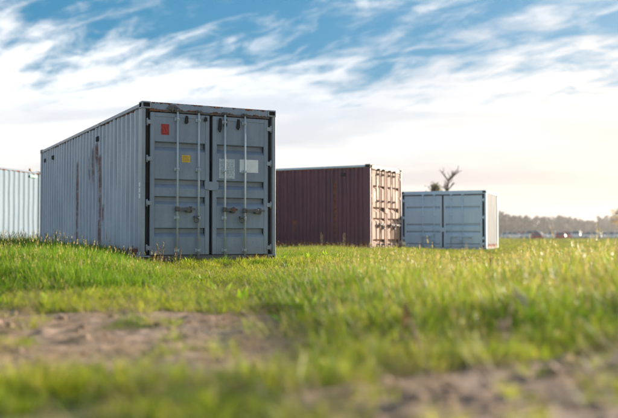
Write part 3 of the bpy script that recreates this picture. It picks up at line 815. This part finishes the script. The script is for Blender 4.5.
# ------------------------------------------------------------------ soil clods on the bare ground
def clods():
    bm = bmesh.new(); bmesh.ops.create_icosphere(bm, subdivisions=2, radius=1.0)
    V0 = np.array([v.co[:] for v in bm.verts]); F0 = np.array([[v.index for v in f.verts] for f in bm.faces]); bm.free()
    x, y = cand(2.0, 9.0, 260, .5)
    sm = soil_mask(x, y); ok = rng.uniform(size=len(x)) < sm * np.where(bank(x, y) > .4, .55, .16)
    x, y = x[ok][:2600], y[ok][:2600]; n = len(x)
    big = np.where(bank(x, y) > .4, 1.2, .9)
    r = np.clip(rng.lognormal(-4.35, .55, n), .005, .045) * big; z = ground(x, y)
    out = []
    for i in range(n):
        k = rng.uniform(0, 50, 3)
        d = 0.75 + 0.55 * (np.sin(V0[:, 0] * 3.1 + k[0]) * np.sin(V0[:, 1] * 2.7 + k[1]) * .5 + .5 * np.sin(V0[:, 2] * 4.1 + k[2] + V0[:, 0] * 2.0)) * .6 + rng.uniform(-.12, .12, len(V0))
        s3 = r[i] * np.array([rng.uniform(.8, 1.4), rng.uniform(.8, 1.3), rng.uniform(.55, .9)])
        a = rng.uniform(0, 6.28); c_, s_ = math.cos(a), math.sin(a)
        v = V0 * d[:, None] * s3; v = np.stack([v[:, 0] * c_ - v[:, 1] * s_, v[:, 0] * s_ + v[:, 1] * c_, v[:, 2]], 1)
        out.append(v + np.array([x[i], y[i], z[i] + r[i] * .2]))
    V = np.concatenate(out); F = np.concatenate([F0 + i * len(V0) for i in range(n)])
    return fast_mesh('soil_clods', V, F, True)
sc_m = Mat('dry_clod')
nn = sc_m.noise(6, 6, .65); nf = sc_m.noise(60, 5, .7)
sc_m.base(sc_m.mix(sc_m.ramp(nf, .4, .7, 0, .8), sc_m.mix(sc_m.ramp(nn, .35, .65), (.22, .145, .105), (.43, .31, .24)), (.46, .345, .27)))
sc_m.set(Roughness=.95); sc_m.put(sc_m.b.inputs['Specular IOR Level'], .15); sc_m.bump(nf, .8, .006)
tag(link_mesh('soil_clods', clods(), sc_m.m), 'loose dry soil clods on the bare ground', None, kind='stuff')

# ------------------------------------------------------------------ single weeds and stalks
M['stalk'] = plain('dry_brown_stalk', (.5, .34, .21), .8, var=.15, scale=40)
M['weed'] = plain('grey_green_weed', (.10, .13, .045), .7, var=.25, scale=20)
M['weed_dry'] = plain('dry_weed_head', (.34, .24, .13), .8, var=.25, scale=20)
def at(px, d):                 # lateral position of an image column at a distance
    return (px - 309) / F_PX * d
def leaf_quad(mb, p, d, L_, w):
    d = Vector(d).normalized(); s_ = d.cross(Vector((0, 0, 1))).normalized() * w / 2; p = Vector(p)
    nrm = s_.cross(d).normalized() * w * .15
    pts = [p, p + d * L_ * .35 + s_ + nrm, p + d * L_ * .4, p + d * L_ * .35 - s_ + nrm, p + d * L_ * .75 + s_ * .7 + nrm, p + d * L_ * .8 - Vector((0, 0, L_ * .05)), p + d * L_ * .75 - s_ * .7 + nrm, p + d * L_ - Vector((0, 0, L_ * .15))]
    v = [mb.bm.verts.new(q) for q in pts]
    for f in ((0, 1, 2), (0, 2, 3), (1, 4, 5, 2), (2, 5, 6, 3), (4, 7, 5), (5, 7, 6)): mb.bm.faces.new([v[i] for i in f])
def dry_stalk(px, d, h, lean, label, broad):
    x = at(px, d); z = gz(x, d)
    r = empty('dry_stalk', (x, d, z - .01)); tag(r, label, 'dried plant', 'dried stalks in the near grass')
    m = MB(); p = Vector((0, 0, 0)); rr = random.Random(px)
    for i in range(5):
        q = p + Vector((lean * h / 5 + rr.uniform(-.006, .006), rr.uniform(-.01, .01), h / 5)); m.tube(p, q, .012 - .0014 * i, .012 - .0014 * (i + 1), 8); p = q
    m.build('stem', M['stalk'], r)
    for i in range(broad):
        t = .35 + .6 * i / max(1, broad - 1); m = MB(); a = rr.uniform(0, 6.28)
        leaf_quad(m, (lean * h * t, 0, h * t), (math.cos(a) * .7 + lean, math.sin(a) * .4, .6 - .9 * (i % 2)), rr.uniform(.10, .17), .04)
        m.build('leaf', M['stalk'], r, recalc=False)
dry_stalk(497, 4.1, .36, .26, 'brown broken stalk leaning right in the near grass', 2)
dry_stalk(422, 4.05, .27, -.28, 'short brown curled stalk leaning left in the near grass', 4)
def weed(px, d, h, label, dry=False):
    x = at(px, d); z = gz(x, d)
    r = empty('weed', (x, d, z - .01)); tag(r, label, 'weed', 'single tall weeds by the containers')
    rr = random.Random(px * 3); m = MB(); tops = []
    for k in range(3):
        p = Vector((rr.uniform(-.03, .03), rr.uniform(-.03, .03), 0)); lx = rr.uniform(-.12, .12); hh = h * rr.uniform(.75, 1.05)
        for i in range(4):
            q = p + Vector((lx * hh / 4, rr.uniform(-.01, .01), hh / 4)); m.tube(p, q, .006 - .001 * i, .005 - .001 * i, 6); p = q
        tops.append(p)
    m.build('stem', M['weed_dry'] if dry else M['weed'], r)
    m = MB()
    for tp in tops:
        for i in range(16):
            a = rr.uniform(0, 6.28); t = rr.uniform(0, .45) * h
            leaf_quad(m, tp - Vector((0, 0, t)), (math.cos(a) * .6, math.sin(a) * .6, .9), rr.uniform(.03, .06), .012)
    m.build('seed_head', M['weed_dry'], r, recalc=False)
    if not dry:
        for i in range(10):
            m = MB(); a = rr.uniform(0, 6.28); leaf_quad(m, (0, 0, h * rr.uniform(.1, .5)), (math.cos(a), math.sin(a), .5), rr.uniform(.12, .2), .035); m.build('leaf', M['weed'], r, recalc=False)
weed(55, 17.6, .62, 'tall grey-green weed against the far end of the blue container side')
weed(47, 18.3, .52, 'lower green weed beside the dark rear post of the blue container')
weed(177, 13.2, .34, 'dry seeding weed in front of the left blue door', True)
weed(161, 13.3, .40, 'thin seeding weed under the red placard', True)
weed(322, 23.5, .55, 'reddish seeding weed at the foot of the maroon wall', True)
weed(343, 23.8, .52, 'dry weed near the maroon wall corner post', True)
weed(490, 12.5, .42, 'pale dry weed in the grass before the low pale blue container', True)

# ------------------------------------------------------------------ trees
bark = plain('grey_brown_bark', (.22, .17, .12), .9, var=.3, scale=6)
def foliage_mat(name, c0, c1, tr=.35):
    m = Mat(name); n_ = m.noise(1.3, 4); a = m.n.new('ShaderNodeObjectInfo')
    c = m.mix(m.ramp(n_, .35, .65), c0, c1); m.base(c); m.set(Roughness=.6)
    t = m.n.new('ShaderNodeBsdfTranslucent'); m.l.new(c, t.inputs[0]); mx = m.n.new('ShaderNodeMixShader'); mx.inputs[0].default_value = tr
    m.l.new(m.b.outputs[0], mx.inputs[1]); m.l.new(t.outputs[0], mx.inputs[2]); m.l.new(mx.outputs[0], m.out.inputs[0]); return m.m
F_OLIVE = foliage_mat('olive_leaves', (.10, .095, .04), (.2, .17, .08))
F_GOLD = foliage_mat('golden_leaves', (.2, .14, .035), (.34, .24, .07), .6)
F_FAR = foliage_mat('far_wood_leaves', (.014, .010, .009), (.032, .023, .019), .2)
def limb(mb, p, d, L_, r, depth, rr, tips, bend=.25, n=3):
    p, d = Vector(p), Vector(d).normalized()
    for i in range(n):
        d = (d + Vector((rr.uniform(-1, 1), rr.uniform(-1, 1), rr.uniform(-.5, .8))) * bend).normalized()
        q = p + d * L_ / n; mb.tube(p, q, r * (1 - .5 * i / n), r * (1 - .5 * (i + 1) / n), 6, caps=False); p = q
        if depth > 0 and i > 0:
            for k in range(2):
                s_ = Vector((rr.uniform(-1, 1), rr.uniform(-1, 1), rr.uniform(0, .8)))
                limb(mb, p, d * .7 + s_ * .7, L_ * rr.uniform(.45, .7), r * .45, depth - 1, rr, tips, bend, n)
    tips.append(p)
def leaf_cloud(pts, spread, per, size, rs):
    n = len(pts) * per; c = np.repeat(np.array(pts), per, 0) + rs.normal(0, spread, (n, 3))
    u = rs.normal(size=(n, 3)); u /= np.linalg.norm(u, axis=1)[:, None]
    w = np.cross(u, rs.normal(size=(n, 3))); w /= np.linalg.norm(w, axis=1)[:, None]
    s_ = size * rs.uniform(.6, 1.4, (n, 1))
    V = np.stack([c - u * s_, c + w * s_ * .5, c + u * s_, c - w * s_ * .5], 1).reshape(-1, 3)
    return V, np.arange(4 * n).reshape(-1, 4)
def tree(name, label, px, d, h, trunk_r, fol, size, spread, per, crown_from=.35, bend=.25, group=None, nl=9, reach=.38, depth=1):
    x = at(px, d); z = gz(x, d); rr = random.Random(int(px * 7)); rs = np.random.default_rng(int(px))
    r = empty(name, (x, d, z - .05)); tag(r, label, 'tree', group)
    m = MB(); tips = []; p = Vector((0, 0, 0)); th = h * .8
    for i in range(6):
        q = p + Vector((rr.uniform(-.02, .02) * h, rr.uniform(-.02, .02) * h, th / 6))
        m.tube(p, q, trunk_r * (1 - .13 * i), trunk_r * (1 - .13 * (i + 1)), 9); p = q
        if (i + 1) / 6 >= crown_from:
            for k in range(nl // 3):
                a = rr.uniform(0, 6.28); limb(m, p, (math.cos(a), math.sin(a), rr.uniform(.4, 1.2)), h * reach * rr.uniform(.6, 1), trunk_r * .4, depth, rr, tips, bend)
    m.build('trunk', bark, r)
    V, F = leaf_cloud([t[:] for t in tips], spread, per, size, rs)
    me = fast_mesh('crown', V, F, False); link_mesh('crown', me, fol, r)
tree('pollard_tree', 'bare thin-twigged tree rising behind the low pale blue container', 450.5, 62, 5.7, .17, F_OLIVE, .03, .12, 4, .8, .2, nl=12, reach=.16)
tree('small_tree', 'small rounded bush tree behind the low pale blue container', 430, 60, 4.45, .10, F_OLIVE, .08, .16, 34, .72, .2, nl=9, reach=.1)
tree('small_tree', 'leafless sapling tips showing over the low pale blue container roof', 440.5, 61, 3.9, .06, F_OLIVE, .05, .12, 5, .7, .25, nl=6, reach=.14)
tree('leafy_tree', 'golden backlit leafy tree at the edge of the field', 636, 95, 4.6, .2, F_GOLD, .12, .26, 60, .1, .25, nl=12, reach=.38)

# far wood: one mass of crowns and stems
rs = np.random.default_rng(5); VV, FF = [], []; k = 0
for i in range(2000):
    a = rs.uniform(R(-34), R(40)); d = rs.uniform(395, 470); x = d * math.tan(a); h_ = (10.4 + .8 * math.sin(a * 37) + .8 * math.sin(a * 91 + 1)) * rs.uniform(.82, 1.08)
    n_ = 190; t = rs.uniform(0, 1, n_); wd = 2.2 * np.sqrt(np.clip(1.02 - t, 0, 1)) * (.55 + .45 * np.minimum(1, t * 3)) + .15
    q = rs.uniform(0, 6.28, n_); rr_ = wd * np.sqrt(rs.uniform(0, 1, n_))
    pts = np.stack([x + rr_ * np.cos(q), d + rr_ * np.sin(q), -.4 + h_ * (.02 + .98 * t)], 1)
    V, F = leaf_cloud(pts, .1, 1, .55, rs); VV.append(V); FF.append(F + k); k += len(V)
fm = fast_mesh('far_wood', np.concatenate(VV), np.concatenate(FF), False)
tag(link_mesh('far_wood', fm, F_FAR), 'dark strip of woodland along the horizon', None, kind='stuff')

# ------------------------------------------------------------------ parked cars
def gloss(name, c):
    m = Mat(name); n_ = m.noise(3, 3); m.base(m.mix(m.ramp(n_, .3, .7), tuple(v * .9 for v in c), c)); m.set(Roughness=.28); m.b.inputs['Coat Weight'].default_value = .5; return m.m
CARP = {'white': gloss('white_car_paint', (.78, .78, .78)), 'red': gloss('red_car_paint', (.50, .03, .02)), 'silver': gloss('silver_car_paint', (.45, .48, .5))}
GLASS = Mat('car_glass'); GLASS.base((.10, .16, .22)); GLASS.set(Roughness=.08); GLASS = GLASS.m
TYRE = plain('tyre_rubber', (.02, .02, .02), .8); RIM = plain('wheel_rim', (.4, .4, .42), .35, .6)
LAMP = plain('headlamp_lens', (.75, .76, .76), .15); TAIL = plain('tail_lamp_lens', (.45, .02, .02), .2)
def car(px, d, yaw, colr, label, group, tall=1.0):
    x = at(px, d); r = empty('parked_car', (x, d, gz(x, d)), yaw); tag(r, label, 'car', group)
    L_, Wd = 4.3, 1.74; m = MB()
    # lower body as lofted sections
    secs = [(-2.15, .42, .66, .70), (-2.05, .30, .86, .80), (-1.55, .24, .93, .86), (-.6, .22, .95, .87), (.7, .22, .95, .87), (1.45, .24, .88, .86), (2.0, .30, .76, .78), (2.15, .40, .62, .66)]
    rings = []
    for sx, z0, z1, hw in secs:
        z1 *= tall; ring = [(-hw * .92, z0), (-hw, z0 + .12), (-hw, z1 - .16), (-hw * .9, z1), (hw * .9, z1), (hw, z1 - .16), (hw, z0 + .12), (hw * .92, z0)]
        rings.append([m.bm.verts.new((sx, a, b)) for a, b in ring])
    for A, B in zip(rings, rings[1:]):
        for i in range(8): m.bm.faces.new((A[i], A[(i + 1) % 8], B[(i + 1) % 8], B[i]))
    m.bm.faces.new(rings[0]); m.bm.faces.new(rings[-1][::-1])
    # roof and pillars
    zb, zt = .92 * tall, 1.46 * tall
    m.box(-1.25, .45, -.62, .62, zt - .05, zt, .02)
    for sy in (-1, 1):
        for xa, xb in ((1.15, .45), (-.35, -.38), (-1.75, -1.25)):
            m.tube((xa, sy * .80, zb), (xb, sy * .61, zt - .03), .045, n=6)
    m.build('body', CARP[colr], r)
    def pane(nm, pts):
        q = MB(); f = q.bm.faces.new([q.bm.verts.new(p) for p in pts]); bmesh.ops.solidify(q.bm, geom=[f], thickness=.02); q.build(nm, GLASS, r)
    pane('windscreen', [(1.12, -.78, zb), (1.12, .78, zb), (.46, .60, zt - .05), (.46, -.60, zt - .05)])
    pane('rear_window', [(-1.72, -.78, zb), (-1.26, -.60, zt - .05), (-1.26, .60, zt - .05), (-1.72, .78, zb)])
    for sy in (-1, 1):
        pane('side_window', [(1.05, sy * .80, zb), (.42, sy * .62, zt - .06), (-.32, sy * .62, zt - .06), (-.32, sy * .80, zb)])
        pane('side_window', [(-.42, sy * .80, zb), (-.42, sy * .62, zt - .06), (-1.22, sy * .62, zt - .06), (-1.65, sy * .80, zb)])
        for wx in (-1.32, 1.32):
            q = MB(); q.tube((wx, sy * .70, .31), (wx, sy * .885, .31), .31, n=18); w_ = q.build('wheel', TYRE, r)
            q = MB(); q.tube((wx, sy * .86, .31), (wx, sy * .893, .31), .19, n=12); q.build('rim', RIM, w_)
        q = MB(); q.box(2.03, 2.16, min(sy * .42, sy * .70), max(sy * .42, sy * .70), .56, .68, .02); q.build('headlight', LAMP, r)
        q = MB(); q.box(-2.16, -2.02, min(sy * .52, sy * .76), max(sy * .52, sy * .76), .60, .80, .02); q.build('tail_light', TAIL, r)
GW, GR = 'white cars parked before the wood', 'red cars parked before the wood'
LW, LR = 'white car parked far off before the dark wood', 'red car parked far off before the dark wood'
for px, d, yw, c, t in ((512, 158, 15, 'white', 1.0), (521.5, 166, 100, 'red', 1.0), (535, 152, -20, 'white', 1.12), (536, 146, 80, 'red', .8), (556, 160, 40, 'white', 1.05),
                        (560, 152, 75, 'red', .9), (567, 164, 10, 'red', 1.0), (576, 158, 70, 'white', 1.1), (585, 166, 20, 'red', .95), (594, 158, -30, 'white', 1.0), (606, 164, 15, 'silver', 1.0), (617, 156, 30, 'white', 1.0), (630, 160, 90, 'white', 1.0)):
    car(px, d, R(yw), c, {'white': LW, 'red': LR, 'silver': 'silver car parked far off among white ones'}[c], {'white': GW, 'red': GR, 'silver': None}[c], t)

# ------------------------------------------------------------------ haze
hz = MB().box(-1600, 1600, -1300, 2300, -3.0, 16.0)
hm = bpy.data.materials.new('haze'); hm.use_nodes = True
hn = hm.node_tree.nodes; hn.clear()
ho = hn.new('ShaderNodeOutputMaterial'); hv_ = hn.new('ShaderNodeVolumePrincipled')
hv_.inputs['Color'].default_value = (.93, .92, .93, 1); hv_.inputs['Density'].default_value = .00028; hv_.inputs['Anisotropy'].default_value = .62
hm.node_tree.links.new(hv_.outputs[0], ho.inputs['Volume'])
hzo = hz.build('haze', hm); tag(hzo, 'pale evening haze over the whole field', None, kind='stuff')
